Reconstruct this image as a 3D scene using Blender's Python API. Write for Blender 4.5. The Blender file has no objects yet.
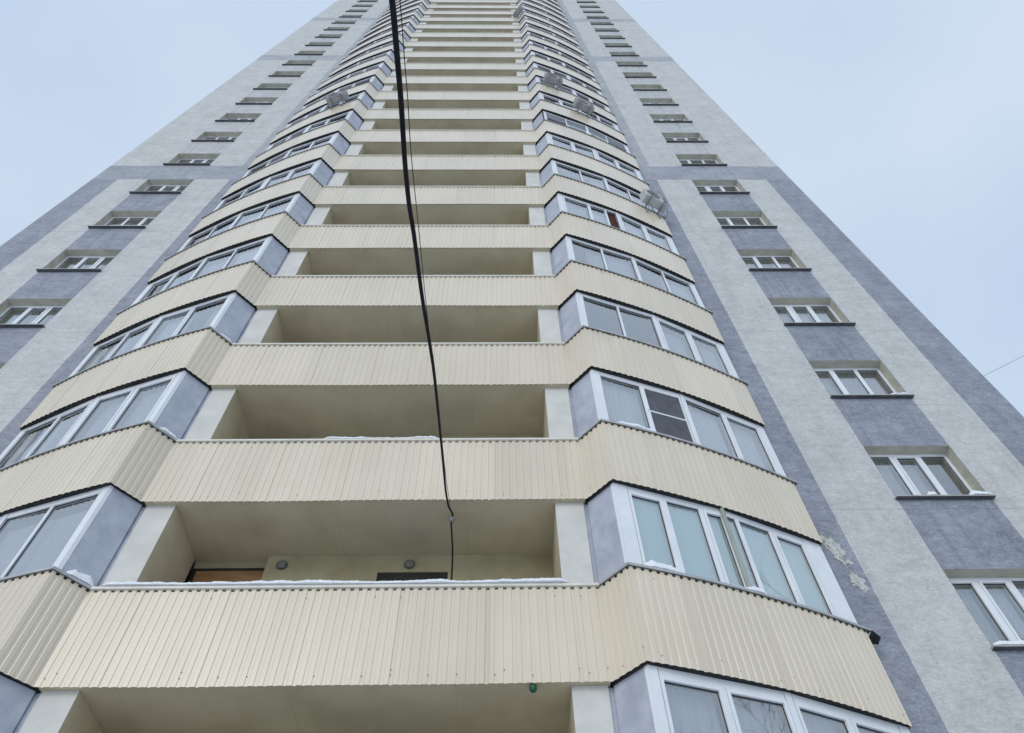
import bpy, math, random
from mathutils import Vector, Matrix, noise
R = math.radians
scene = bpy.context.scene
col = scene.collection

# ------------------------------------------------------------------ camera, sky, sun, exposure
PITCH, YAW, ROLL, FPX = 0.9813, 0.0273, -0.0257, 724.32
CX = 1.899
cam_d = bpy.data.cameras.new('camera'); cam = bpy.data.objects.new('camera', cam_d); col.objects.link(cam)
cp, sp, cy, sy = math.cos(PITCH), math.sin(PITCH), math.cos(YAW), math.sin(YAW)
fw = Vector((sy*cp, cy*cp, sp)); rt0 = Vector((cy, -sy, 0)); up0 = rt0.cross(fw)
cr, sr = math.cos(ROLL), math.sin(ROLL)
rt = cr*rt0 + sr*up0; up = -sr*rt0 + cr*up0
m = Matrix((rt, up, -fw)).transposed().to_4x4(); m.translation = Vector((CX, 0, 1.6))
cam.matrix_world = m
cam_d.sensor_width = 36; cam_d.lens = FPX/1024*36; cam_d.clip_start = 0.05; cam_d.clip_end = 3000
scene.camera = cam

SUN_EL, SUN_AZ = 22, 206       # azimuth clockwise from +Y (behind the camera, a little to the left)
SKY_STRENGTH = 0.10
world = bpy.data.worlds.new('World'); scene.world = world; world.use_nodes = True
nt = world.node_tree; N = nt.nodes; L = nt.links; N.clear()
wo = N.new('ShaderNodeOutputWorld'); bg = N.new('ShaderNodeBackground'); bg.inputs['Strength'].default_value = SKY_STRENGTH
sky = N.new('ShaderNodeTexSky'); sky.sky_type = 'NISHITA'; sky.sun_disc = False
sky.sun_elevation = R(SUN_EL); sky.sun_rotation = R(SUN_AZ); sky.air_density = 1.0; sky.dust_density = 2.0; sky.ozone_density = 1.5
tc = N.new('ShaderNodeTexCoord'); mp = N.new('ShaderNodeMapping'); mp.inputs['Scale'].default_value = (1.2, 1.2, 1.8)
nz = N.new('ShaderNodeTexNoise'); nz.inputs['Scale'].default_value = 1.8; nz.inputs['Detail'].default_value = 6; nz.inputs['Roughness'].default_value = 0.45
rmp = N.new('ShaderNodeValToRGB')
rmp.color_ramp.elements[0].position = 0.30; rmp.color_ramp.elements[0].color = (4.9, 6.05, 7.65, 1)
rmp.color_ramp.elements[1].position = 0.72; rmp.color_ramp.elements[1].color = (6.0, 6.95, 8.2, 1)
mix = N.new('ShaderNodeMix'); mix.data_type = 'RGBA'; mix.inputs[0].default_value = 0.92
L.new(tc.outputs['Generated'], mp.inputs['Vector']); L.new(mp.outputs[0], nz.inputs['Vector']); L.new(nz.outputs['Fac'], rmp.inputs['Fac'])
L.new(sky.outputs[0], mix.inputs[6]); L.new(rmp.outputs[0], mix.inputs[7]); L.new(mix.outputs[2], bg.inputs['Color']); L.new(bg.outputs[0], wo.inputs['Surface'])

sun_d = bpy.data.lights.new('sun', 'SUN'); sun_d.energy = 0.65; sun_d.angle = R(30); sun_d.color = (1.0, 0.96, 0.9)
sun = bpy.data.objects.new('sun', sun_d); col.objects.link(sun)
az = R(SUN_AZ); el = R(SUN_EL)
sdir = Vector((math.sin(az)*math.cos(el), math.cos(az)*math.cos(el), math.sin(el)))
sun.rotation_euler = (-sdir).to_track_quat('-Z', 'Y').to_euler(); sun.location = sdir*80
vs = scene.view_settings; vs.view_transform = 'Standard'; vs.look = 'None'; vs.exposure = 0.22; vs.gamma = 1.0; vs.use_curve_mapping = False

rnd = random.Random(7)

# ------------------------------------------------------------------ materials
def new_mat(name):
    m = bpy.data.materials.new(name); m.use_nodes = True
    return m, m.node_tree.nodes, m.node_tree.links, m.node_tree.nodes['Principled BSDF']
def noisy(name, c1, c2, scale=3.0, rough=0.7, detail=6, stretch=(1, 1, 1), bump=0.0, bscale=60, metallic=0.0, spec=0.5, coat=0.0, lo=0.35, hi=0.65, objvar=0.0):
    m, n, l, b = new_mat(name)
    t = n.new('ShaderNodeTexCoord'); mp = n.new('ShaderNodeMapping'); mp.inputs['Scale'].default_value = stretch
    nz = n.new('ShaderNodeTexNoise'); nz.inputs['Scale'].default_value = scale; nz.inputs['Detail'].default_value = detail; nz.inputs['Roughness'].default_value = 0.6
    r = n.new('ShaderNodeValToRGB'); r.color_ramp.elements[0].position = lo; r.color_ramp.elements[1].position = hi
    r.color_ramp.elements[0].color = (*c1, 1); r.color_ramp.elements[1].color = (*c2, 1)
    geo = n.new('ShaderNodeNewGeometry')
    l.new(geo.outputs['Position'], mp.inputs['Vector']); l.new(mp.outputs[0], nz.inputs['Vector']); l.new(nz.outputs['Fac'], r.inputs['Fac'])
    l.new(r.outputs[0], b.inputs['Base Color'])
    b.inputs['Roughness'].default_value = rough; b.inputs['Metallic'].default_value = metallic; b.inputs['Specular IOR Level'].default_value = spec; b.inputs['Coat Weight'].default_value = coat
    if bump:
        n2 = n.new('ShaderNodeTexNoise'); n2.inputs['Scale'].default_value = bscale; n2.inputs['Detail'].default_value = 4
        bp = n.new('ShaderNodeBump'); bp.inputs['Strength'].default_value = bump; bp.inputs['Distance'].default_value = 0.01
        l.new(geo.outputs['Position'], n2.inputs['Vector']); l.new(n2.outputs['Fac'], bp.inputs['Height']); l.new(bp.outputs[0], b.inputs['Normal'])
    return m

ZB, H, HP = 4.5965+1.6, 2.8, 1.284
Y0, Y1, Y2, YW = 7.1798, 6.8086, 8.0907, 8.3808
XI, XO, XE = 3.0999, 3.4213, 6.6458
WX1, WX2, WZ1, WZ2 = 8.40, 9.95, 3.976, 5.332
EDGE = 11.82
S1, S2 = 7.216, 10.962
NLO, NHI = -1, 22

def wall_material():
    m, n, l, b = new_mat('painted_stucco')
    geo = n.new('ShaderNodeNewGeometry'); sep = n.new('ShaderNodeSeparateXYZ'); l.new(geo.outputs['Position'], sep.inputs[0])
    def mth(op, a, bb=None, c=None):
        k = n.new('ShaderNodeMath'); k.operation = op
        for i, v in enumerate((a, bb, c)):
            if v is None: continue
            if isinstance(v, (int, float)): k.inputs[i].default_value = v
            else: l.new(v, k.inputs[i])
        return k.outputs[0]
    # a slightly wavering brushed paint edge
    wn = n.new('ShaderNodeTexNoise'); wn.inputs['Scale'].default_value = 5; l.new(geo.outputs['Position'], wn.inputs['Vector'])
    wob = mth('MULTIPLY', mth('SUBTRACT', wn.outputs['Fac'], 0.5), 0.02)
    ax = mth('ADD', mth('ABSOLUTE', sep.outputs[0]), wob); z = mth('ADD', sep.outputs[2], wob)
    def rng(v, a, bb): return mth('MULTIPLY', mth('GREATER_THAN', v, a), mth('LESS_THAN', v, bb))
    def band(k): return ZB+k*H+WZ2+0.02, ZB+(k+1)*H+WZ1-0.03
    b1, b2, b3 = band(5), band(12), band(17)
    low = mth('LESS_THAN', z, b1[0])
    mid = rng(ax, WX1-0.01, WX2+0.01)
    blue = mth('MAXIMUM', mth('MULTIPLY', low, mth('MAXIMUM', mid, mth('GREATER_THAN', ax, S2))), rng(z, *b1))
    blue = mth('MAXIMUM', blue, mth('MAXIMUM', rng(z, *b2), rng(z, *b3)))
    blue = mth('MAXIMUM', blue, mth('LESS_THAN', ax, S1))
    blue = mth('MULTIPLY', blue, mth('ADD', 0.55, mth('ADD', mth('MULTIPLY', mth('LESS_THAN', z, b1[1]), 0.22), mth('MULTIPLY', low, 0.23))))    # paler higher up: grazing sky sheen put into the blue
    blue = mth('MAXIMUM', blue, mth('MULTIPLY', mid, 0.15))
    # stucco tone: trowel mottling + soft horizontal sweeps
    n1 = n.new('ShaderNodeTexNoise'); n1.inputs['Scale'].default_value = 1.3; n1.inputs['Detail'].default_value = 9; n1.inputs['Roughness'].default_value = 0.68
    mp = n.new('ShaderNodeMapping'); mp.inputs['Scale'].default_value = (1.0, 1.0, 2.0); l.new(geo.outputs['Position'], mp.inputs[0]); 
    n2 = n.new('ShaderNodeTexNoise'); n2.inputs['Scale'].default_value = 4.5; n2.inputs['Detail'].default_value = 9; n2.inputs['Roughness'].default_value = 0.78
    n2.inputs['Distortion'].default_value = 0.5
    l.new(geo.outputs['Position'], n1.inputs['Vector']); l.new(mp.outputs[0], n2.inputs['Vector'])
    n4 = n.new('ShaderNodeTexNoise'); n4.inputs['Scale'].default_value = 22; n4.inputs['Detail'].default_value = 6; n4.inputs['Roughness'].default_value = 0.75; n4.inputs['Distortion'].default_value = 0.3; l.new(mp.outputs[0], n4.inputs['Vector'])
    f = mth('ADD', mth('ADD', mth('MULTIPLY', n1.outputs['Fac'], 0.24), mth('MULTIPLY', n2.outputs['Fac'], 0.34)), mth('MULTIPLY', n4.outputs['Fac'], 0.42))
    rl = n.new('ShaderNodeValToRGB'); rl.color_ramp.elements[0].position = .38; rl.color_ramp.elements[1].position = .58
    rl.color_ramp.elements[0].color = (0.37, 0.37, 0.358, 1); rl.color_ramp.elements[1].color = (0.63, 0.628, 0.605, 1)
    rb = n.new('ShaderNodeValToRGB'); rb.color_ramp.elements[0].position = .39; rb.color_ramp.elements[1].position = .61
    rb.color_ramp.elements[0].color = (0.14, 0.153, 0.186, 1); rb.color_ramp.elements[1].color = (0.385, 0.407, 0.465, 1)
    l.new(f, rl.inputs[0]); l.new(f, rb.inputs[0])
    mx = n.new('ShaderNodeMix'); mx.data_type = 'RGBA'; l.new(blue, mx.inputs[0]); l.new(rl.outputs[0], mx.inputs[6]); l.new(rb.outputs[0], mx.inputs[7])
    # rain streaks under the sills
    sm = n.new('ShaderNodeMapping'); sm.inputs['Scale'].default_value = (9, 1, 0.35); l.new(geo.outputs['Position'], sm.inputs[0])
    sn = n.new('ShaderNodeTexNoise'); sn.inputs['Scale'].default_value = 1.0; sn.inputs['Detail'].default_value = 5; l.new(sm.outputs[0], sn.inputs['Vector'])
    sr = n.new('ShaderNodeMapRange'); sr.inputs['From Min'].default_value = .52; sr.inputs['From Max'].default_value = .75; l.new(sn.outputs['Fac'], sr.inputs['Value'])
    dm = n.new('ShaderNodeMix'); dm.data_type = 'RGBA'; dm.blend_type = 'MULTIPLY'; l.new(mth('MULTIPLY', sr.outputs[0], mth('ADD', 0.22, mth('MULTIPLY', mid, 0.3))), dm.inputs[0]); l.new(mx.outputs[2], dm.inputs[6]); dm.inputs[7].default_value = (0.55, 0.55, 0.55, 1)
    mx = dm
    # thin floor joints, barely visible
    j = mth('LESS_THAN', mth('ABSOLUTE', mth('SUBTRACT', mth('MODULO', mth('SUBTRACT', z, ZB+3.74), H*1.0), 0.02)), 0.012)
    jm = n.new('ShaderNodeMix'); jm.data_type = 'RGBA'; jm.blend_type = 'MULTIPLY'; l.new(mth('MULTIPLY', j, 0.28), jm.inputs[0]); l.new(mx.outputs[2], jm.inputs[6]); jm.inputs[7].default_value = (0.3, 0.3, 0.32, 1)
    l.new(jm.outputs[2], b.inputs['Base Color']); b.inputs['Roughness'].default_value = 0.58; b.inputs['Specular IOR Level'].default_value = 0.5
    bp = n.new('ShaderNodeBump'); bp.inputs['Strength'].default_value = 0.6; bp.inputs['Distance'].default_value = 0.012
    n3 = n.new('ShaderNodeTexNoise'); n3.inputs['Scale'].default_value = 34; n3.inputs['Detail'].default_value = 6; l.new(geo.outputs['Position'], n3.inputs['Vector'])
    l.new(mth('ADD', n3.outputs['Fac'], n2.outputs['Fac']), bp.inputs['Height']); l.new(bp.outputs[0], b.inputs['Normal'])
    return m

def cladding_material():
    m, n, l, b = new_mat('cream_profiled_sheet')
    geo = n.new('ShaderNodeNewGeometry')
    mp = n.new('ShaderNodeMapping'); mp.inputs['Scale'].default_value = (7, 7, 0.5); l.new(geo.outputs['Position'], mp.inputs[0])
    n1 = n.new('ShaderNodeTexNoise'); n1.inputs['Scale'].default_value = 1.0; n1.inputs['Detail'].default_value = 6; l.new(mp.outputs[0], n1.inputs['Vector'])
    n2 = n.new('ShaderNodeTexNoise'); n2.inputs['Scale'].default_value = 0.7; n2.inputs['Detail'].default_value = 3; l.new(geo.outputs['Position'], n2.inputs['Vector'])
    ad = n.new('ShaderNodeMath'); ad.operation = 'ADD'; l.new(n1.outputs[0], ad.inputs[0]); l.new(n2.outputs[0], ad.inputs[1])
    r = n.new('ShaderNodeValToRGB'); r.color_ramp.elements[0].position = .75/2*1.0; r.color_ramp.elements[1].position = 0.62
    hf = n.new('ShaderNodeMath'); hf.operation = 'MULTIPLY'; hf.inputs[1].default_value = 0.5; l.new(ad.outputs[0], hf.inputs[0]); l.new(hf.outputs[0], r.inputs[0])
    r.color_ramp.elements[0].color = (0.655, 0.56, 0.415, 1); r.color_ramp.elements[1].color = (0.72, 0.62, 0.47, 1)
    # every sheet of the cladding has faded a little differently
    sp2 = n.new('ShaderNodeSeparateXYZ'); l.new(geo.outputs['Position'], sp2.inputs[0])
    def mth(op, a, bb=None):
        k = n.new('ShaderNodeMath'); k.operation = op
        for i, v in enumerate((a, bb)):
            if v is None: continue
            if isinstance(v, (int, float)): k.inputs[i].default_value = v
            else: l.new(v, k.inputs[i])
        return k.outputs[0]
    cell = mth('ADD', mth('FLOOR', mth('ADD', mth('MULTIPLY', sp2.outputs[0], 0.9), .4)), mth('MULTIPLY', mth('FLOOR', mth('DIVIDE', mth('SUBTRACT', sp2.outputs[2], ZB), H)), 17.3))
    wn = n.new('ShaderNodeTexWhiteNoise'); wn.noise_dimensions = '1D'; l.new(cell, wn.inputs['W'])
    hs = n.new('ShaderNodeHueSaturation'); l.new(r.outputs[0], hs.inputs['Color'])
    l.new(mth('ADD', 0.955, mth('MULTIPLY', wn.outputs['Value'], 0.09)), hs.inputs['Value'])
    l.new(hs.outputs[0], b.inputs['Base Color']); b.inputs['Roughness'].default_value = 0.5; b.inputs['Coat Weight'].default_value = 1.0; b.inputs['Coat Roughness'].default_value = 0.28; b.inputs['Coat IOR'].default_value = 1.6
    return m

def glass_material(name, tint, r0=0.26):
    m = bpy.data.materials.new(name); m.use_nodes = True; n = m.node_tree.nodes; l = m.node_tree.links; n.clear()
    o = n.new('ShaderNodeOutputMaterial'); mx = n.new('ShaderNodeMixShader')
    t = n.new('ShaderNodeBsdfTransparent'); t.inputs[0].default_value = (*tint, 1)
    g = n.new('ShaderNodeBsdfGlossy'); g.inputs['Roughness'].default_value = 0.015; g.inputs['Color'].default_value = (0.97, 0.97, 0.98, 1)
    geo = n.new('ShaderNodeNewGeometry'); nz = n.new('ShaderNodeTexNoise'); nz.inputs['Scale'].default_value = 1.6; nz.inputs['Detail'].default_value = 1
    bp = n.new('ShaderNodeBump'); bp.inputs['Strength'].default_value = 0.15; bp.inputs['Distance'].default_value = 0.01
    l.new(geo.outputs['Position'], nz.inputs['Vector']); l.new(nz.outputs[0], bp.inputs['Height']); l.new(bp.outputs[0], g.inputs['Normal'])
    # Schlick reflectance from the angle of view, the same from both sides
    dt = n.new('ShaderNodeVectorMath'); dt.operation = 'DOT_PRODUCT'; l.new(geo.outputs['Normal'], dt.inputs[0]); l.new(geo.outputs['Incoming'], dt.inputs[1])
    def mth(op, a, b=None):
        k = n.new('ShaderNodeMath'); k.operation = op
        for i, v in enumerate((a, b)):
            if v is None: continue
            if isinstance(v, (int, float)): k.inputs[i].default_value = v
            else: l.new(v, k.inputs[i])
        return k.outputs[0]
    c5 = mth('POWER', mth('SUBTRACT', 1.0, mth('ABSOLUTE', dt.outputs['Value'])), 4.0)
    fac = mth('ADD', r0, mth('MULTIPLY', c5, 1-r0))
    l.new(fac, mx.inputs[0]); l.new(t.outputs[0], mx.inputs[1]); l.new(g.outputs[0], mx.inputs[2]); l.new(mx.outputs[0], o.inputs['Surface'])
    return m

M = {}
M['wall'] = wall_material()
M['sheet'] = cladding_material()
M['cap'] = noisy('cream_white_flashing', (0.66, 0.63, 0.54), (0.76, 0.73, 0.64), 4, 0.45)
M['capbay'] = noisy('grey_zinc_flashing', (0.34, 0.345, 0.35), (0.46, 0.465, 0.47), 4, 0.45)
M['capunder'] = noisy('flashing_underside_shade', (0.10, 0.10, 0.095), (0.16, 0.155, 0.15), 4, 0.7)  # bay cap underside: its shade put in as a darker colour
M['cavity'] = noisy('gap_shade_and_black_flap', (0.012, 0.012, 0.013), (0.03, 0.03, 0.03), 5, 0.9)  # near-black: shade behind and under the cladding put in as colour; also black flap
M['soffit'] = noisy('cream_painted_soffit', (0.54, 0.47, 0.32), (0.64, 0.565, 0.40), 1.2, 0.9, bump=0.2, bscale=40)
def add_joints(m, pitch, width, amt):
    n, l = m.node_tree.nodes, m.node_tree.links; b = n['Principled BSDF']; src = b.inputs['Base Color'].links[0].from_socket
    geo = n.new('ShaderNodeNewGeometry'); sp_ = n.new('ShaderNodeSeparateXYZ'); l.new(geo.outputs['Position'], sp_.inputs[0])
    wn = n.new('ShaderNodeTexNoise'); wn.inputs['Scale'].default_value = 2.0; l.new(geo.outputs['Position'], wn.inputs['Vector'])
    def mth(op, a, bb):
        k = n.new('ShaderNodeMath'); k.operation = op
        for i, v in enumerate((a, bb)):
            if isinstance(v, (int, float)): k.inputs[i].default_value = v
            else: l.new(v, k.inputs[i])
        return k.outputs[0]
    x = mth('ADD', mth('ADD', sp_.outputs[0], 20.55), mth('MULTIPLY', wn.outputs['Fac'], 0.03))
    line = mth('MULTIPLY', mth('LESS_THAN', mth('MODULO', x, pitch), width), amt)
    sn = n.new('ShaderNodeTexNoise'); sn.inputs['Scale'].default_value = 1.1; sn.inputs['Detail'].default_value = 5; l.new(geo.outputs['Position'], sn.inputs['Vector'])
    st = n.new('ShaderNodeMapRange'); st.inputs['From Min'].default_value = .52; st.inputs['From Max'].default_value = .72; st.inputs['To Max'].default_value = 0.22; l.new(sn.outputs['Fac'], st.inputs['Value'])
    mx = n.new('ShaderNodeMix'); mx.data_type = 'RGBA'; mx.blend_type = 'MULTIPLY'; l.new(mth('MAXIMUM', line, st.outputs[0]), mx.inputs[0]); l.new(src, mx.inputs[6]); mx.inputs[7].default_value = (.50, .44, .33, 1)
    l.new(mx.outputs[2], b.inputs['Base Color'])
add_joints(M['soffit'], 1.83, 0.009, 0.28)
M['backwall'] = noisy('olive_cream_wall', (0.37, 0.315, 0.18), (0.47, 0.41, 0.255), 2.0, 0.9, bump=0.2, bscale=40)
M['pier'] = noisy('pale_painted_pier', (0.60, 0.585, 0.535), (0.70, 0.685, 0.63), 2.5, 0.9, bump=0.25, bscale=35)
M['panel'] = noisy('blue_grey_painted_panel', (0.37, 0.39, 0.445), (0.49, 0.51, 0.57), 3.5, 0.8, bump=0.2, bscale=30)
M['pvc'] = noisy('white_pvc', (0.74, 0.76, 0.78), (0.82, 0.83, 0.84), 3, 0.3)
M['pvcgap'] = noisy('black_rubber_gasket', (0.02, 0.02, 0.022), (0.03, 0.03, 0.03), 3, 0.6)
M['glass'] = glass_material('window_glass', (0.88, 0.90, 0.90))
M['reveal'] = noisy('cream_window_reveal', (0.40, 0.385, 0.31), (0.52, 0.50, 0.41), 4, 0.9, bump=0.2)
M['sill'] = noisy('galvanised_sill', (0.34, 0.335, 0.31), (0.46, 0.45, 0.41), 5, 0.5)
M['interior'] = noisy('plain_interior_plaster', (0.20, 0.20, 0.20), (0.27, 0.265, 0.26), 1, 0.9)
M['curtain_white'] = noisy('white_curtain', (0.66, 0.67, 0.71), (0.72, 0.73, 0.76), 3, 0.9, stretch=(5, 5, .5))
M['curtain_beige'] = noisy('beige_curtain', (0.40, 0.36, 0.30), (0.52, 0.48, 0.41), 3, 0.9, stretch=(6, 6, .4))
M['curtain_grey'] = noisy('grey_curtain', (0.46, 0.47, 0.52), (0.52, 0.53, 0.58), 3, 0.9, stretch=(5, 5, .5))
M['blind'] = noisy('mint_roller_blind', (0.60, 0.83, 0.81), (0.67, 0.88, 0.86), 2, 0.8)
M['curtain_red'] = noisy('dark_red_curtain', (0.05, 0.010, 0.008), (0.10, 0.02, 0.016), 4, 0.9)
M['screen'] = noisy('insect_screen', (0.07, 0.075, 0.09), (0.11, 0.115, 0.13), 5, 0.8)
M['greypanel'] = noisy('grey_sheet_panel', (0.15, 0.16, 0.185), (0.21, 0.225, 0.25), 2, 0.7)
M['darkframe'] = noisy('dark_metal_frame', (0.05, 0.05, 0.055), (0.09, 0.09, 0.095), 4, 0.5)
M['wood'] = noisy('varnished_wood', (0.33, 0.17, 0.07), (0.46, 0.26, 0.12), 2, 0.5, stretch=(1, 1, 6))
M['dark'] = noisy('dark_doorway', (0.02, 0.018, 0.014), (0.04, 0.036, 0.03), 3, 0.8)
M['lampgrey'] = noisy('grey_lamp_glass', (0.16, 0.15, 0.14), (0.26, 0.25, 0.23), 8, 0.35)
M['lampring'] = noisy('lamp_metal_ring', (0.10, 0.10, 0.095), (0.16, 0.155, 0.15), 8, 0.4)
M['cable'] = noisy('black_rubber_cable', (0.006, 0.006, 0.009), (0.014, 0.014, 0.019), 8, 0.8, spec=0.2)
M['steel'] = noisy('grey_steel', (0.20, 0.205, 0.21), (0.32, 0.325, 0.33), 8, 0.5, metallic=0.3)
M['acbody'] = noisy('weathered_ac_casing', (0.27, 0.27, 0.265), (0.38, 0.38, 0.375), 4, 0.7, spec=0.3)
M['aclight'] = noisy('pale_ac_casing', (0.42, 0.425, 0.42), (0.52, 0.525, 0.52), 4, 0.6, spec=0.3)
M['acdark'] = noisy('ac_fan_grille', (0.10, 0.11, 0.115), (0.16, 0.17, 0.18), 4, 0.6)
M['snow'] = noisy('snow', (0.78, 0.81, 0.85), (0.89, 0.91, 0.93), 14, 0.75, bump=0.8, bscale=45)
M['green'] = noisy('green_plastic', (0.005, 0.08, 0.045), (0.01, 0.12, 0.06), 4, 0.3)
M['foam'] = noisy('old_mounting_foam', (0.42, 0.42, 0.40), (0.66, 0.66, 0.63), 18, 0.95, bump=0.8, bscale=30)
M['pole'] = noisy('olive_painted_post', (0.30, 0.33, 0.28), (0.40, 0.43, 0.37), 4, 0.6)
M['bark'] = noisy('birch_bark', (0.07, 0.06, 0.05), (0.16, 0.14, 0.12), 4, 0.9)
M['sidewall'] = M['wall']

# ------------------------------------------------------------------ mesh builder
class MB:
    def __init__(s): s.v = []; s.f = []; s.mi = []; s.mats = []; s.smooth = False
    def mat(s, m):
        if m not in s.mats: s.mats.append(m)
        return s.mats.index(m)
    def face(s, pts, m):
        i = len(s.v); s.v += [tuple(p) for p in pts]; s.f.append(list(range(i, i+len(pts)))); s.mi.append(s.mat(m))
    def hexa(s, lo, hi, m):            # lo/hi: 4 points each, counter-clockwise seen from above
        i = len(s.v); s.v += [tuple(p) for p in lo]+[tuple(p) for p in hi]; k = s.mat(m); n = len(lo)
        fs = [list(range(n))[::-1], list(range(n, 2*n))]+[[a, (a+1) % n, n+(a+1) % n, n+a] for a in range(n)]
        for f in fs: s.f.append([i+q for q in f]); s.mi.append(k)
    def box(s, x0, x1, y0, y1, z0, z1, m):
        P = [(x0, y0), (x1, y0), (x1, y1), (x0, y1)]
        s.hexa([(*p, z0) for p in P], [(*p, z1) for p in P], m)
    def prism(s, poly, z0, z1, m): s.hexa([(*p, z0) for p in poly], [(*p, z1) for p in poly], m)
    def seg(s, F, u0, u1, w0, w1, z0, z1, m):   # box in a plan frame: u along, w outward
        P = [F(u0, w1), F(u1, w1), F(u1, w0), F(u0, w0)]
        s.hexa([(*p, z0) for p in P], [(*p, z1) for p in P], m)
    def grid(s, rows, m, closed=False):
        i = len(s.v); k = s.mat(m); nc = len(rows[0])
        for r in rows: s.v += [tuple(p) for p in r]
        for a in range(len(rows)-1):
            for c in range(nc if closed else nc-1):
                d = (c+1) % nc
                s.f.append([i+a*nc+c, i+a*nc+d, i+(a+1)*nc+d, i+(a+1)*nc+c]); s.mi.append(k)
    def tube(s, pts, rad, m, n=8, caps=True):
        pts = [Vector(p) for p in pts]; rows = []
        up_ = Vector((0.3, 0.2, 1)).normalized()
        for a, p in enumerate(pts):
            t = (pts[min(a+1, len(pts)-1)]-pts[max(a-1, 0)]).normalized()
            sd = t.cross(up_); 
            if sd.length < .05: sd = t.cross(Vector((1, 0, 0)))
            sd.normalize(); u2 = sd.cross(t).normalized()
            r = rad[a] if isinstance(rad, (list, tuple)) else rad
            rows.append([p+r*(math.cos(2*math.pi*q/n)*sd+math.sin(2*math.pi*q/n)*u2) for q in range(n)])
        s.grid(rows, m, True)
        if caps: s.face(rows[0][::-1], m); s.face(rows[-1], m)
    def mirrored(s):
        o = MB(); o.v = [(-x, y, z) for x, y, z in s.v]; o.f = [f[::-1] for f in s.f]; o.mi = list(s.mi); o.mats = list(s.mats); return o
    def mesh(s, name, smooth=False):
        me = bpy.data.meshes.new(name); me.from_pydata(s.v, [], s.f)
        for m in s.mats: me.materials.append(m)
        me.polygons.foreach_set('material_index', s.mi)
        if smooth: me.polygons.foreach_set('use_smooth', [True]*len(s.f))
        me.update(); return me
    def build(s, name, parent=None, loc=(0, 0, 0), smooth=False):
        return add(name, s.mesh(name, smooth), parent, loc)
def add(name, me, parent=None, loc=(0, 0, 0)):
    o = bpy.data.objects.new(name, me); col.objects.link(o); o.location = loc
    if parent: o.parent = parent
    return o
def tag(o, label, cat, group=None):
    o['label'] = label; o['category'] = cat
    if group: o['group'] = group
    return o
def empty(name, loc, label, cat, group=None):
    o = bpy.data.objects.new(name, None); col.objects.link(o); o.location = loc; o.empty_display_size = 0.3
    return tag(o, label, cat, group)

# ------------------------------------------------------------------ plan of the facade
def arc(A, C, sag, n):
    A = Vector(A); C = Vector(C); d = C-A; L_ = d.length; t = d/L_; o = Vector((t.y, -t.x))   # outward
    out = []
    for i in range(n+1):
        u = i/n; out.append(A+d*u+o*sag*4*u*(1-u))
    return out
right_arc = arc((XO, Y1), (XE, Y2), 0.10, 14)
right_half = [Vector((XI, Y0))]+right_arc
PATH = [Vector((-p.x, p.y)) for p in right_half[::-1]]+right_half
def offset_path(path, d):         # d > 0 outward
    out = []
    for i, p in enumerate(path):
        ns = []
        if i > 0: t = (p-path[i-1]).normalized(); ns.append(Vector((t.y, -t.x)))
        if i < len(path)-1: t = (path[i+1]-p).normalized(); ns.append(Vector((t.y, -t.x)))
        n = sum(ns, Vector((0, 0)))/len(ns); n = n/(n.length_squared)
        out.append(p+n*d)
    return out
def cum(path):
    s = [0.0]
    for a, b in zip(path, path[1:]): s.append(s[-1]+(b-a).length)
    return s
CUM = cum(PATH)
def at_s(s):
    s = min(max(s, 0), CUM[-1])
    for i in range(len(PATH)-1):
        if s <= CUM[i+1]+1e-9:
            t = (PATH[i+1]-PATH[i]).normalized(); return PATH[i]+t*(s-CUM[i]), Vector((t.y, -t.x))
corner_s = [CUM[i] for i in (0, 14, 15, 16, 17, 31)]   # ends, outer kinks, inner kinks

# ------------------------------------------------------------------ ground
g = MB(); 
G = 40
def gz(x, y): 
    d = max(0, math.hypot(x-2, y)-25)
    return 0.0 + 0.35*noise.noise(Vector((x*.05, y*.05, 0)))*min(1, d/20)
xs = sorted(set([-1500, -700, -300, -150]+[i*6-90 for i in range(31)]+[150, 300, 700, 1500]))
g.grid([[(x, y, gz(x, y)) for x in xs] for y in xs], M['snow'])
go = g.build('ground', smooth=True); go['kind'] = 'structure'

# ------------------------------------------------------------------ tower
tower = empty('apartment_tower', (0, YW, 0), 'tall grey and blue stuccoed apartment tower with stacked cream clad balconies', 'apartment building')
OFF = (0, -YW, 0)
ZTOP = ZB+(NHI+1)*H+HP+0.4

# walls with window openings
w = MB()
for s in (1, -1):
    mb = MB()
    cols = [XI-0.04, WX1, WX2, EDGE]
    mb.face([(XI-.04, YW, 0), (WX1, YW, 0), (WX1, YW, ZTOP), (XI-.04, YW, ZTOP)], M['wall'])
    mb.face([(WX2, YW, 0), (EDGE, YW, 0), (EDGE, YW, ZTOP), (WX2, YW, ZTOP)], M['wall'])
    z = 0.0
    for k in range(NLO-0, NHI+1):
        a, b = ZB+k*H+WZ1, ZB+k*H+WZ2
        if a > ZTOP: break
        mb.face([(WX1, YW, z), (WX2, YW, z), (WX2, YW, a), (WX1, YW, a)], M['wall']); z = b
    mb.face([(WX1, YW, z), (WX2, YW, z), (WX2, YW, ZTOP), (WX1, YW, ZTOP)], M['wall'])
    mb.face([(EDGE, YW, 0), (EDGE, YW+15, 0), (EDGE, YW+15, ZTOP), (EDGE, YW, ZTOP)], M['wall'])
    if s < 0: mb = mb.mirrored()
    off = len(w.v); w.v += mb.v; w.f += [[i+off for i in f] for f in mb.f]; w.mi += [w.mat(mb.mats[i]) for i in mb.mi]
w.face([(-EDGE, YW+15, 0), (EDGE, YW+15, 0), (EDGE, YW+15, ZTOP), (-EDGE, YW+15, ZTOP)], M['wall'])
w.build('wall', tower, OFF)
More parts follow.
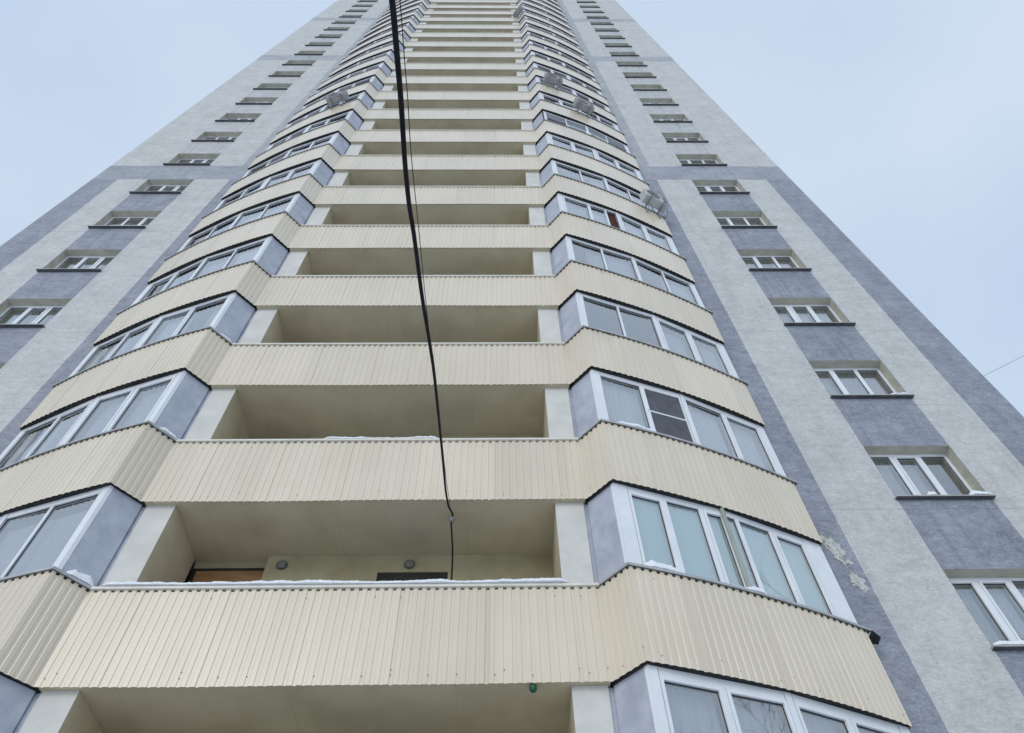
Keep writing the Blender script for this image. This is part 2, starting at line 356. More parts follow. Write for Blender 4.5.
rf = MB(); rf.box(-EDGE-.15, EDGE+.15, YW-.15, YW+15.15, ZTOP, ZTOP+.35, M['cap']); rf.build('roof', tower, OFF)
# base below the first parapet in view
pl = MB(); base_poly = [tuple(p) for p in offset_path(PATH, -0.10)]+[(XE, YW-0.003), (-XE, YW-0.003)]
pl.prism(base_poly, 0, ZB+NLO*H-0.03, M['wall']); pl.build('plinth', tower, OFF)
# inner partition seen through the windows
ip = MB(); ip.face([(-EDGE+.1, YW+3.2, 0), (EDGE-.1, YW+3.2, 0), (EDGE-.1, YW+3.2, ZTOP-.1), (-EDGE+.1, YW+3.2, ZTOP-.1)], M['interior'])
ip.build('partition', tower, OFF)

# ---- floor slab (one mesh, shared by all storeys; z = 0 at parapet bottom)
def slab_mesh():
    mb = MB()
    # open middle: soffit starts right behind the sheet
    mb.prism([(-XI+.02, Y0+0.022), (XI-.02, Y0+0.022), (XI-.02, YW+0.5), (-XI+.02, YW+0.5)], 0.025, 0.24, M['soffit'])
    for s in (1, -1):
        b = MB(); inn = offset_path(right_half, -0.20)
        poly = [(XI-.02, Y0+0.2)]+[tuple(p) for p in inn[1:-1]]+[(XE-0.03, Y2+0.06), (XE-0.03, YW-0.002), (XI-.02, YW-0.002)]
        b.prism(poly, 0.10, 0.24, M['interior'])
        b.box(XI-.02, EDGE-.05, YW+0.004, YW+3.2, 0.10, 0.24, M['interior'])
        if s < 0: b = b.mirrored()
        off = len(mb.v); mb.v += b.v; mb.f += [[i+off for i in f] for f in b.f]; mb.mi += [mb.mat(b.mats[i]) for i in b.mi]
    return mb.mesh('floor_slab')
SLAB = slab_mesh()

# ---- cladding sheet
PITCH_R = 0.1035
def sheet_mesh(seed):
    r = random.Random(seed)
    mb = MB(); top, bot = HP-0.004, 0.0
    S = []
    for a, b in zip(corner_s, corner_s[1:]):
        n = max(2, round((b-a)/PITCH_R)); p = (b-a)/n
        ph = 0
        for i in range(n):
            s0 = a+i*p
            seam = (i % 10 == 6)
            d = -0.0075 if not seam else -0.013
            S += [(s0, 0.0), (s0+p*0.50, 0.0), (s0+p*0.58, d), (s0+p*0.92, d)]
    S.append((corner_s[-1], 0.0))
    rows = [[], [], []]
    wv = [r.uniform(0, 6) for _ in range(3)]
    for s, d in S:
        p, n = at_s(min(max(s, 1e-4), CUM[-1]-1e-4))
        jb = r.uniform(-0.0015, 0.0015)+.006*math.sin(s*.8+wv[0])+.004*math.sin(s*2.1+wv[1])
        q = p+n*d
        rows[0].append((q.x, q.y, bot+jb)); rows[1].append((q.x, q.y, (top+bot)/2)); rows[2].append((q.x, q.y, top if d == 0 else top-0.03))
    mb.grid(rows, M['sheet'])
    # returns to the wall at both ends
    for s in (1, -1):
        P = [(s*XE, Y2, bot), (s*XE, YW, bot), (s*XE, YW, top), (s*XE, Y2, top)]
        mb.face(P if s > 0 else P[::-1], M['sheet'])
    # screw heads
    for zz in (0.10, 0.17, HP-0.14):
        s = 0.3
        while s < CUM[-1]-.2:
            k = r.choice((3, 4, 5, 6)); s += k*PITCH_R
            if r.random() < .55: continue
            p, n = at_s(min(s, CUM[-1]-.05)); t = Vector((-n.y, n.x)); q = p+n*0.0025; z0 = zz+r.uniform(-.012, .012)
            rr = 0.0075
            mb.face([(q.x+t.x*rr*math.cos(a), q.y+t.y*rr*math.cos(a), z0+rr*math.sin(a)) for a in [i*math.pi/3 for i in range(6)]], M['darkframe'])
    return mb.mesh('balcony_parapet')
SHEETS = [sheet_mesh(i) for i in range(6)]
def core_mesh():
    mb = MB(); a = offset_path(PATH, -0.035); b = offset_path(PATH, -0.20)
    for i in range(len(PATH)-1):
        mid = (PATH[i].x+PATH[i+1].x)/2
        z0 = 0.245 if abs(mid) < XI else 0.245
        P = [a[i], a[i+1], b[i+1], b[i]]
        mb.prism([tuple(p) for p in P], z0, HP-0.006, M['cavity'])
        # bay slab edge closed by a near-black strip: the gap's shade as colour
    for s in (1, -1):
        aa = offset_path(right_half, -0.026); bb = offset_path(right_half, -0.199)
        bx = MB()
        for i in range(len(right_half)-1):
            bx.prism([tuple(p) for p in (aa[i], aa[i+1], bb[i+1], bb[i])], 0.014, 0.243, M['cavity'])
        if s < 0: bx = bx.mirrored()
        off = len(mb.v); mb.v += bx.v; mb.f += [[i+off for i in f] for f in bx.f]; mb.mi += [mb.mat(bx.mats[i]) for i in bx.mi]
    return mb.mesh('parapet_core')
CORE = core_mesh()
def cap_mesh():
    mb = MB(); o1 = offset_path(PATH, 0.028); o0 = offset_path(PATH, 0.020); i1 = offset_path(PATH, -0.21)
    e = 0.07
    def ext(P):
        P = [p.copy() for p in P]; P[0].x -= e; P[-1].x += e; P[0].y += .03; P[-1].y += .03; return P
    o1, o0, i1 = ext(o1), ext(o0), ext(i1)
    prof = [(o0, HP-0.006), (o1, HP-0.006), (o1, HP+0.030), (i1, HP+0.040), (i1, HP-0.004)]
    rows = [[(P[k].x, P[k].y, z) for P, z in prof] for k in range(len(PATH))]
    for lo, hi, mt in ((0, 15, 'capbay'), (15, 16, 'cap'), (16, 31, 'capbay')):
        rr = rows[lo:hi+1]
        mb.grid([list(r) for r in zip(*rr)], M[mt])
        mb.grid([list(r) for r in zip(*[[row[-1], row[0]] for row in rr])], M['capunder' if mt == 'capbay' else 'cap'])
    mb.face(rows[0], M['cap']); mb.face(rows[-1][::-1], M['cap'])
    return mb.mesh('cap')
CAP = cap_mesh()

# ---- loggia: piers, side walls, back wall
def pier_mesh(s):
    b = MB(); b.box(2.655, 3.055, 7.275, YW-0.004, 0.245, H+0.022, M['pier'])
    b.box(3.056, 3.14, 7.30, YW-0.006, 0.245, H+0.008, M['panel'])
    # inner face painted cream like the soffit
    b.face([(2.6535, 7.279, .25), (2.6535, YW-.01, .25), (2.6535, YW-.01, H+.02), (2.6535, 7.279, H+.02)], M['soffit'])
    if s < 0: b = b.mirrored()
    return b.mesh('pier')
PIER = {s: pier_mesh(s) for s in (1, -1)}
def loggia_mesh():
    b = MB(); y = 8.33; zt = H+0.023
    dz = H-0.295
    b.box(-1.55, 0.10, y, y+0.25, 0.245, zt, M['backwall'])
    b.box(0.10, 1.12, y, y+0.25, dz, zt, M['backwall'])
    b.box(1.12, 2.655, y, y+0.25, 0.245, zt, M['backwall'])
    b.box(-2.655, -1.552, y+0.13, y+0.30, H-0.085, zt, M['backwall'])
    b.box(0.101, 1.119, y+0.02, y+0.08, 0.245, dz-.001, M['dark'])
    b.box(-2.655, -1.552, y+0.135, y+0.20, H-0.125, H-0.086, M['dark'])
    return b.mesh('loggia')
LOGGIA = loggia_mesh()
def door_mesh():
    b = MB(); y = 8.33
    b.box(-2.60, -1.56, y+0.145, y+0.23, 0.3, H-0.127, M['wood'])
    b.box(-2.655, -2.60, y+0.15, y+0.24, 0.3, H-0.11, M['dark'])
    for x in (-2.52, -2.02): b.box(x, x+.42, y+0.138, y+0.147, 1.5, H-0.22, M['wood'])
    return b.mesh('door')
DOOR = door_mesh()

# ---- bay glazing
GA, GB, GC = Vector((XO, Y1)), right_arc[7].copy(), Vector((XE, Y2))
def frame_of(A, B, d):
    t = (B-A).normalized(); n = Vector((t.y, -t.x)); 
    return (lambda u, w_: tuple(A+t*u+n*(w_+d))), (B-A).length
GD = -0.068
_off = offset_path([Vector((XI, Y0)), GA, GB, GC], GD)
PA, PB, PC = _off[1], _off[2], _off[3]
PI_ = _off[0]
def bay(s, n, style, seed):
    """frame mesh + sub-part meshes (pane, side_panel, curtain...) for one glazed balcony bay"""
    r = random.Random(seed)
    z0, z1 = HP+0.034, H+0.010
    fr, pn, cu, sd = MB(), MB(), MB(), MB()
    W = M['pvc']
    F0, L0 = frame_of(PI_, PA, 0)
    sd.seg(F0, -0.055, L0-0.05, -0.07, 0.0, z0, z1, M['panel'])
    if style.get('darkpost'):
        fr.seg(F0, L0-0.06, L0+.01, -0.06, 0.008, z0, z1, M['darkframe'])
    else:
        fr.seg(F0, L0-0.05, L0+0.004, -0.07, 0.006, z0, z1, W)
    wide = style.get('mid', 0.10)
    endp = style.get('end', 0.16); startp = style.get('start', 0.11)
    for si, (A, B) in enumerate(((PA, PB), (PB, PC))):
        F, Ls = frame_of(A, B, 0)
        a = startp if si == 0 else wide/2
        b = Ls-(wide/2 if si == 0 else endp)
        fr.seg(F, 0.0 if si == 0 else 0.002, a, -0.06, 0.004, z0, z1, W)
        fr.seg(F, b, Ls, -0.06, 0.004, z0, z1, W)
        tr, br = 0.10, 0.06
        fr.seg(F, a+.0, b-.0, -0.058, 0.0, z1-tr, z1, W)
        fr.seg(F, a+.0, b-.0, -0.058, 0.0, z0, z0+br, W)
        # little joint line between post and frame
        for uu in (a, b): fr.seg(F, uu-.004, uu+.004, 0.0005, 0.0055, z0+.02, z1-.02, M['sill'])
        split = style.get('split', ((1, 1), (1, 1)))[si]
        npn = len(split); ml = style.get('mullion', 0.045)
        tot = b-a-ml*(npn-1)
        for q in range(npn):
            u0 = a+tot*sum(split[:q])/sum(split)+q*ml; u1 = u0+tot*split[q]/sum(split)
            if q: fr.seg(F, u0-ml, u0, -0.056, -0.002, z0+br, z1-tr, W)
            sash = r.random() < 0.5
            zz0, zz1 = z0+br, z1-tr
            key = (si, q)
            if style.get('grey'):
                zz0b = zz1-0.66
                fr.seg(F, u0, u1, -0.05, -0.012, zz0b, zz1, M['greypanel']); zz1 = zz0b
                fr.seg(F, u0, u1, -0.055, -0.006, zz1-.05, zz1-.001, M['darkframe']); zz1 -= .05
            if key in style.get('screen', ()):
                fr.seg(F, u0, u1, -0.02, -0.014, zz0, zz1, M['screen'])
                zm = (zz0+zz1)/2-.02
                for (c0, c1, e0, e1) in ((u0, u1, zm, zm+.03), (u0, u0+.035, zz0, zz1), (u1-.035, u1, zz0, zz1), (u0+.035, u1-.035, zz0, zz0+.035), (u0+.035, u1-.035, zz1-.035, zz1)):
                    fr.seg(F, c0, c1, -0.013, 0.001, e0, e1, W)
                continue
            if sash:
                sf = 0.045
                for (c0, c1, e0, e1) in ((u0+.004, u0+sf, zz0+.004, zz1-.004), (u1-sf, u1-.004, zz0+.004, zz1-.004), (u0+sf, u1-sf, zz0+.004, zz0+sf), (u0+sf, u1-sf, zz1-sf, zz1-.004)):
                    fr.seg(F, c0, c1, -0.05, 0.008, e0, e1, W)
                g0, g1, h0, h1 = u0+sf, u1-sf, zz0+sf, zz1-sf
            else: g0, g1, h0, h1 = u0, u1, zz0, zz1
            # black gasket round the pane
            gk = 0.007
            for (c0, c1, e0, e1) in ((g0, g0+gk, h0, h1), (g1-gk, g1, h0, h1), (g0, g1, h1-gk*1.6, h1)):
                fr.seg(F, c0, c1, -0.040, -0.022, e0, e1, M['pvcgap'])
            if style.get('open') == key:
                gm = g0+(g1-g0)*0.62
                cu.seg(F, gm, g1, -0.10, -0.075, h0, h1-.04, M['curtain_red']); g1 = gm
                fr.seg(F, gm-.04, gm, -0.045, 0.004, h0, h1, W)
            pn.seg(F, g0, g1, -0.034, -0.028, h0, h1, M['glass'])
            # what hangs behind the glass
            cm = style.get('curtain') or r.choice(('curtain_grey', 'curtain_white', None, None, 'curtain_beige', 'curtain_grey'))
            if cm:
                c0, c1 = g0-.01, g1+.01
                if not style.get('curtain') and r.random() < .3:
                    if r.random() < .5: c1 = c0+(c1-c0)*r.uniform(.35, .8)
                    else: c0 = c1-(c1-c0)*r.uniform(.35, .8)
                topz = h1+0.04-(0.0 if style.get('curtain') else r.choice((0, 0, .14)))
                nseg = max(6, int((c1-c0)/0.03)); rows = [[], []]
                amp = 0.001 if style.get('curtain') == 'blind' else 0.009
                for i in range(nseg+1):
                    u = c0+(c1-c0)*i/nseg; dd = (-0.075 if style.get('curtain') == 'blind' else -0.16)+amp*math.sin(u*70+seed)+amp*.6*math.sin(u*31)
                    x, y = F(u, dd); rows[0].append((x, y, h0-.05)); rows[1].append((x, y, topz))
                cu.grid(rows, M[cm])
    if style.get('pole'):
        x, y = PB+Vector((-0.02, -0.035)); fr.tube([(x, y, z0+.01), (x, y, z1-.02)], 0.032, M['pole'], 8)
    out = []
    for mb in (fr, pn, cu, sd):
        out.append((mb if s > 0 else mb.mirrored()) if mb.v else None)
    return out

bay_cache = {}
def place_bay(s, n):
    style = {}
    if (s, n) == (1, 0): style = dict(split=((1.0, .95, .62), (.32, 1.0, 1.05)), curtain='blind', end=0.34, start=0.20, mid=0.03, mullion=.065, pole=True)
    elif (s, n) == (1, 1): style = dict(screen=((0, 1),), end=0.14, start=.14, curtain='curtain_white')
    elif (s, n) == (1, 4): style = dict(open=(0, 1))
    elif (s, n) == (1, 7): style = dict(grey=True, darkpost=True)
    elif (s, n) == (1, 9): style = dict(screen=((0, 0), (0, 1)))
    elif (s, n) == (-1, 6): style = dict(screen=((1, 0),))
    elif (s, n) == (1, -1): style = dict(curtain='curtain_grey')
    seed = n*7+(3 if s > 0 else 5)
    fr, pn, cu, sd = bay(s, n, style, seed)
    loc = (0, -YW, ZB+n*H)
    o = fr.build('bay_glazing', tower, loc)
    pn.build('pane', o)
    sd.build('side_panel', o)
    if cu: cu.build('curtain', o)

# ---- wall window
def window_meshes(s, variant):
    r = random.Random(variant*11+s)
    fr, pn, rv, si, cu = MB(), MB(), MB(), MB(), MB()
    yd = YW+0.20; a, b = WZ1, WZ2
    x0, x1 = WX1, WX2
    rv.face([(x0, YW, b), (x1, YW, b), (x1, yd+.08, b), (x0, yd+.08, b)][::-1], M['reveal'])
    rv.face([(x0, YW, a), (x0, YW, b), (x0, yd+.08, b), (x0, yd+.08, a)], M['reveal'])
    rv.face([(x1, YW, a), (x1, YW, b), (x1, yd+.08, b), (x1, yd+.08, a)][::-1], M['reveal'])
    rv.face([(x0, YW, a), (x1, YW, a), (x1, yd+.08, a), (x0, yd+.08, a)], M['reveal'])
    si.hexa([(x0-.045, YW-.085, a-.005), (x1+.045, YW-.085, a-.005), (x1+.045, YW-.002, a-.005), (x0-.045, YW-.002, a-.005)],
            [(x0-.045, YW-.085, a+.020), (x1+.045, YW-.085, a+.020), (x1+.045, YW-.002, a+.032), (x0-.045, YW-.002, a+.032)], M['sill'])
    si.box(x0-.042, x1+.042, YW-.082, YW-.003, a-.012, a-.0055, M['darkframe'])  # dark strip stands in for the shade on the sill underside
    si.box(x0+.003, x1-.003, YW-.002, yd, a+.003, a+.032, M['sill'])
    W = M['pvc']; bd = 0.055; a2 = a+.035
    fr.box(x0+.002, x0+bd, yd, yd+.06, a2, b-.002, W); fr.box(x1-bd, x1-.002, yd, yd+.06, a2, b-.002, W)
    fr.box(x0+bd, x1-bd, yd+.001, yd+.06, b-bd, b-.002, W); fr.box(x0+bd, x1-bd, yd+.001, yd+.06, a2, a2+bd, W)
    wv = (x1-x0-2*bd); ml = .075; pw = (wv-2*ml)/3
    for q in range(3):
        u0 = x0+bd+q*(pw+ml); u1 = u0+pw
        if q: fr.box(u0-ml, u0, yd+.002, yd+.06, a2+bd, b-bd, W)
        g0, g1, h0, h1 = u0, u1, a2+bd, b-bd
        if q == (variant % 2)*1+0 or (variant == 2 and q == 1):
            sf = .04
            for (c0, c1, e0, e1) in ((g0+.003, g0+sf, h0+.003, h1-.003), (g1-sf, g1-.003, h0+.003, h1-.003), (g0+sf, g1-sf, h0+.003, h0+sf), (g0+sf, g1-sf, h1-sf, h1-.003)):
                fr.box(c0, c1, yd-.012, yd+.05, e0, e1, W)
            g0, g1, h0, h1 = g0+sf, g1-sf, h0+sf, h1-sf
        gk = .006
        for (c0, c1, e0, e1) in ((g0, g0+gk, h0, h1), (g1-gk, g1, h0, h1), (g0, g1, h1-gk*1.5, h1)):
            fr.box(c0, c1, yd+.02, yd+.036, e0, e1, M['pvcgap'])
        pn.box(g0, g1, yd+.028, yd+.034, h0, h1, M['glass'])
        cm = r.choice(('curtain_white', 'curtain_white', 'curtain_grey', 'curtain_grey', None))
        if cm:
            rows = [[], []]
            for i in range(31):
                u = g0-.04+(g1-g0+.08)*i/30; dd = yd+.20+.02*math.sin(u*55+variant)+.01*math.sin(u*23)
                rows[0].append((u, dd, a+.05)); rows[1].append((u, dd, b+.03))
            cu.grid(rows, M[cm])
    out = []
    for nm, mb in (('window', fr), ('pane', pn), ('reveal', rv), ('sill', si), ('curtain', cu)):
        if not mb.v: out.append(None); continue
        out.append((mb if s > 0 else mb.mirrored()).mesh(nm))
    return out
WIN = {(s, v): window_meshes(s, v) for s in (1, -1) for v in range(5)}
def place_window(s, k):
    fr, pn, rv, si, cu = WIN[(s, (k*3+(1 if s > 0 else 2)+k//4) % 5)]
    o = add('window', fr, tower, (0, -YW, ZB+k*H))
    add('pane', pn, o); add('reveal', rv, o); add('sill', si, o)
    if cu: add('curtain', cu, o)

for n in range(NLO, NHI+1):
    zl = (0, -YW, ZB+n*H)
    p = add('balcony_parapet', SHEETS[(n*5+2) % 6], tower, zl)
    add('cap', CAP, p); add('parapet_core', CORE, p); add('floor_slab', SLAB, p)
    lg = add('loggia', LOGGIA, tower, zl)
    add('pier', PIER[1], lg); add('pier', PIER[-1], lg); add('door', DOOR, lg)
    for s in (1, -1):
        place_bay(s, n); place_window(s, n)
# the slab over the last storey
add('floor_slab', SLAB, tower, (0, -YW, ZB+(NHI+1)*H))
tp = MB(); tp.prism([tuple(p) for p in offset_path(PATH, 0.0)]+[(XE, YW-.003), (-XE, YW-.003)], 0.25, 1.2, M['sheet']); tp.build('balcony_roof', tower, (0, -YW, ZB+(NHI+1)*H))

# ---- old mounting foam squeezed out beside the lowest full bay, black flashing flap, hanging trim
def foam_patch(zc, zh, xc, xw, seed, slant):
    # ragged smear of foam: only the cells inside a noisy outline, each raised unevenly off the wall
    mb = MB(); st = 0.011; off = Vector((seed*5.3, seed*2.1, 0))
    nx, nz_ = int(2*xw/st)+4, int(2*zh/st)+4
    def P(i, k): 
        u, v = (i-nx/2)*st, (k-nz_/2)*st
        h = 0.012+0.020*max(-.3, noise.noise(Vector((u*26, v*26, 1))+off))+.008*noise.noise(Vector((u*80, v*80, 2))+off)
        return u, v, max(.003, h)
    def inside(u, v):
        d = math.hypot(u/xw, v/zh)+.55*noise.noise(Vector((u*13, v*9, 0))+off)+.35*noise.noise(Vector((u*38, v*30, 5))+off)
        return d < .78
    for i in range(nx):
        for k in range(nz_):
            if not inside((i+.5-nx/2)*st, (k+.5-nz_/2)*st): continue
            q = []
            for a, b in ((0, 0), (1, 0), (1, 1), (0, 1)):
                u, v, h = P(i+a, k+b); q.append((xc+u-slant*v, YW-h, zc+v))
            w_ = [(x, YW+.002, z) for x, y, z in q]
            mb.face(q, M['foam'])
            for a in range(4):
                b = (a+1) % 4; mb.face([q[a], w_[a], w_[b], q[b]], M['foam'])
    mb.build('mounting_foam', tower, OFF)
foam_patch(9.13, .36, 6.95, .14, 1, .28)
foam_patch(8.49, .22, 7.05, .12, 2, .30)

ob = MB()
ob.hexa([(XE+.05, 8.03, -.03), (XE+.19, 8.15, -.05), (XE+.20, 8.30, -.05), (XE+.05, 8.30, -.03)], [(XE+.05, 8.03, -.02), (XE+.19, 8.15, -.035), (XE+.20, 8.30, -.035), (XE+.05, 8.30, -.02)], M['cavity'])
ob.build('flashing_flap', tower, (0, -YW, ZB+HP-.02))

# hanging strip of loose trim under the cap two floors up on the right
lt = MB(); lt.tube([(3.62, 6.82, HP-.05), (3.66, 6.80, HP-.11), (3.80, 6.85, HP-.14), (3.93, 6.90, HP-.145)], .008, M['darkframe'], 6)
lt.build('loose_trim', tower, (0, -YW, ZB+2*H))

# ------------------------------------------------------------------ things on the facade
# round loggia lamps
def wall_lamp(x, label):
    y, z = 8.33, ZB+H-0.165
    o = empty('wall_lamp', (x, y, z), label, 'lamp', 'round lamps on the loggia wall')
    b = MB(); ring = []
    for (rr, d) in ((.078, 0.0), (.078, -.030), (.060, -.038)):
        ring.append([(rr*math.cos(a), d, rr*math.sin(a)) for a in [2*math.pi*i/24 for i in range(24)]])
    b.grid(ring, M['lampring'], True); b.build('housing', o, smooth=True)
    d = MB(); rows = []
    for i in range(6):
        t = i/5*math.pi/2; rows.append([(.060*math.cos(t)*math.cos(a), -.038-.022*math.sin(t), .060*math.cos(t)*math.sin(a)) for a in [2*math.pi*j/24 for j in range(24)]])
    d.grid(rows, M['lampgrey'], True); d.build('lens', o, smooth=True)
wall_lamp(-1.31, 'small round grey lamp on the loggia wall, the one beside the wooden door')
wall_lamp(0.55, 'small round grey lamp above the dark doorway of the lowest open loggia')

# air conditioners
def plan_point(x):
    s = 1 if x >= 0 else -1; ax = abs(x)
    pts = right_half
    for a, b in zip(pts, pts[1:]):
        if a.x <= ax <= b.x:
            t = (ax-a.x)/(b.x-a.x); p = a.lerp(b, t); tt = (b-a).normalized()
            return Vector((s*p.x, p.y)), Vector((s*tt.y, -tt.x)), s
def air_con(x, n, label, body='acbody', size=(0.76, 0.28, 0.54), outw=0.22):
    p, nrm, s = plan_point(x); ang = math.atan2(nrm.x, -nrm.y)
    c = p+nrm*outw
    o = empty('air_conditioner', (c.x, c.y, ZB+n*H+HP+0.10), label, 'air conditioner', 'air conditioner boxes on the balconies')
    o.rotation_euler = (0, 0, ang)
    w_, d_, h_ = size; b = MB(); e = .02
    rows = []
    for (z, k) in ((0, e), (e, 0), (h_-e, 0), (h_, e)):
        X, Y = w_/2-k, d_/2-k
        rows.append([(-X, -Y+.02, z), (-X+.02, -Y, z), (X-.02, -Y, z), (X, -Y+.02, z), (X, Y, z), (-X, Y, z)])
    b.grid(rows, M[body], True); b.face(rows[0][::-1], M[body]); b.face(rows[-1], M[body])
    b.build('casing', o)
    f = MB(); cx, cz, rr = -w_*.13, h_*.5, h_*.41
    f.face([(cx+rr*math.cos(a), -d_/2-.004, cz+rr*math.sin(a)) for a in [2*math.pi*i/28 for i in range(28)]], M['acdark'])
    for q in (.6, 1.0):
        f.tube([(cx+rr*q*math.cos(a), -d_/2-.010, cz+rr*q*math.sin(a)) for a in [2*math.pi*i/28 for i in range(29)]], .006, M['acbody'], 5, False)
    for i in range(4):
        a = math.pi*i/4; f.tube([(cx-rr*math.cos(a), -d_/2-.011, cz-rr*math.sin(a)), (cx+rr*math.cos(a), -d_/2-.011, cz+rr*math.sin(a))], .004, M['acbody'], 5)
    f.build('fan_grille', o)
    v = MB(); v.box(w_*.30, w_*.46, -d_/2-.006, -d_/2, .06, h_-.06, M['acdark']); v.build('side_grille', o)
    for sx in (-.28, .28):
        k = MB(); xx = sx*w_
        k.box(xx-.02, xx+.02, -d_/2-.03, d_/2+.16, -.04, -.002, M['steel'])
        k.box(xx-.018, xx+.018, -outw-.02+.0+d_/2-.10 if False else outw-.04, outw-.01, -.42, -.042, M['steel'])
        k.tube([(xx, -d_/2+.04, -.035), (xx, outw-.03, -.36)], .013, M['steel'], 6)
        k.build('bracket', o)
    pp = MB(); pp.tube([(w_/2, .02, .12), (w_/2+.06, .02, .10), (w_/2+.08, .06, -.05), (w_/2+.05, .14, -.2), (w_/2+.02, .2, -.25)], .009, M['acdark'], 6); pp.build('pipe', o)
    return o
air_con(6.28, 5, 'grey air conditioner at the wall end of the right bay, lowest of all', 'aclight')
air_con(5.02, 8, 'grey air conditioner in the middle of a right bay, second lowest on that side')
air_con(4.02, 9, 'grey air conditioner near the corner of a right bay, just above a similar one')
air_con(-4.22, 8, 'grey air conditioner hanging on the left bays, the only one there')
air_con(3.22, 16, 'tiny air conditioner box high up where the middle balcony meets the right bay')

# satellite of odds and ends: green bottle end under the lowest parapet
gb = MB(); rows = []
for i in range(9):
    t = i/8*math.pi; rows.append([(.045*math.sin(t)*math.cos(a), .045*math.sin(t)*math.sin(a), .045*math.cos(t)*1.1) for a in [2*math.pi*j/16 for j in range(16)]])
gb.grid(rows, M['green'], True); o = gb.build('bottle', None, (2.235, Y0+0.05, ZB-.03), True)
tag(o, 'dark green rounded bottle end poking out under the lowest cream parapet', 'bottle')

# ------------------------------------------------------------------ cables
def ray(px, py, s):
    d = rt*((px-512)/FPX)+up*(-(py-366.5)/FPX)+fw; d.normalize(); return Vector((CX, 0, 1.6))+d*s
def smooth_pts(P, n=8):
    out = [P[i].lerp(P[i+1], q/n) for i in range(len(P)-1) for q in range(n)]+[P[-1].copy()]
    for _ in range(4):
        out = [out[0]]+[(out[k-1]+out[k]*2+out[k+1])/4 for k in range(1, len(out)-1)]+[out[-1]]
    return out
def span(px, py, slope, Y=7.45, hp_=(452.5, 517)):
    # the point where the line of sight meets a wire strung from the hook down towards the viewer's side
    h = ray(*hp_, 1.0)-Vector((CX, 0, 1.6)); h *= Y/h.y
    d = ray(px, py, 1.0)-Vector((CX, 0, 1.6)); a = h.z-slope*h.y
    k = a/(d.z-slope*d.y); return Vector((CX, 0, 1.6))+d*k
def atY(px, py, Y):
    d = ray(px, py, 1.0)-Vector((CX, 0, 1.6)); return Vector((CX, 0, 1.6))+d*(Y/d.y)
SL = 0.589
run = [span(x, y, SL) for x, y in ((392.5, 0), (397, 55), (401, 100), (405, 165), (409, 205), (413.5, 231), (422, 297), (430, 345), (433.5, 368), (437, 400), (442, 450), (445.5, 490), (448.5, 507))]
p0 = run[0]
run = [Vector((1.62, -7.6, 0.02)), Vector((1.56, -4.2, p0.z-SL*(p0.y+4.2)-.05)), Vector((p0.x+.03, -1.2, p0.z-SL*(p0.y+1.2)))]+run
run += [atY(453, 514, 7.45), atY(451, 522, 7.5), atY(452.5, 545, 7.55), atY(452.5, 560, 7.58), atY(451.5, 580, 7.6), atY(451.5, 592, 7.6)]
cb = MB(); cb.tube(smooth_pts(run, 8), 0.0128, M['cable'], 10)
ck = cb.build('cable', None, (0, 0, 0), True)
tag(ck, 'thick black cable hanging down from above into the lowest open balcony', 'cable')
kb = MB(); q = atY(451.8, 519, 7.44)
rows = []
for i in range(7):
    t = i/6*math.pi; rows.append([(q.x+.045*math.sin(t)*math.cos(a), q.y+.04*math.sin(t)*math.sin(a), q.z+.05*math.cos(t)) for a in [2*math.pi*j/12 for j in range(12)]])
kb.grid(rows, M['steel'], True); k_ = kb.build('clamp', ck, (0, 0, 0), True)
# thin wire
tw = [span(x, y, 0.35) for x, y in ((400.5, 0), (404, 55), (408, 100), (410.5, 150), (419, 231), (424.5, 290), (430.5, 345), (438, 400), (446, 480), (451.5, 513))]
tw = [Vector((1.30, -16.5, 0.05)), Vector((1.36, -6, tw[0].z-.35*(tw[0].y+6)))]+tw
wb = MB(); wb.tube(smooth_pts(tw, 6), 0.0036, M['cable'], 6); o = wb.build('wire', None, (0, 0, 0), True)
tag(o, 'thin dark wire running close beside the thick black cable', 'wire')
# faint overhead wire off the right edge
p0 = Vector((EDGE-.05, YW+1.5, ZB+8.0)); p0 = ray(972, 381, 19.0); 
wb = MB(); a = ray(975, 380, 24.0); b_ = ray(1100, 306, 26.0); 
b_ = a+(b_-a)*2.2
pts = [a.lerp(b_, i/20)+Vector((0, 0, -.25*(1-(2*i/20-1)**2))) for i in range(21)]
wb.tube(pts, .006, M['steel'], 5); o = wb.build('overhead_wire', None, (0, 0, 0)); tag(o, 'faint thin wire crossing the sky beyond the right corner of the tower', 'wire')

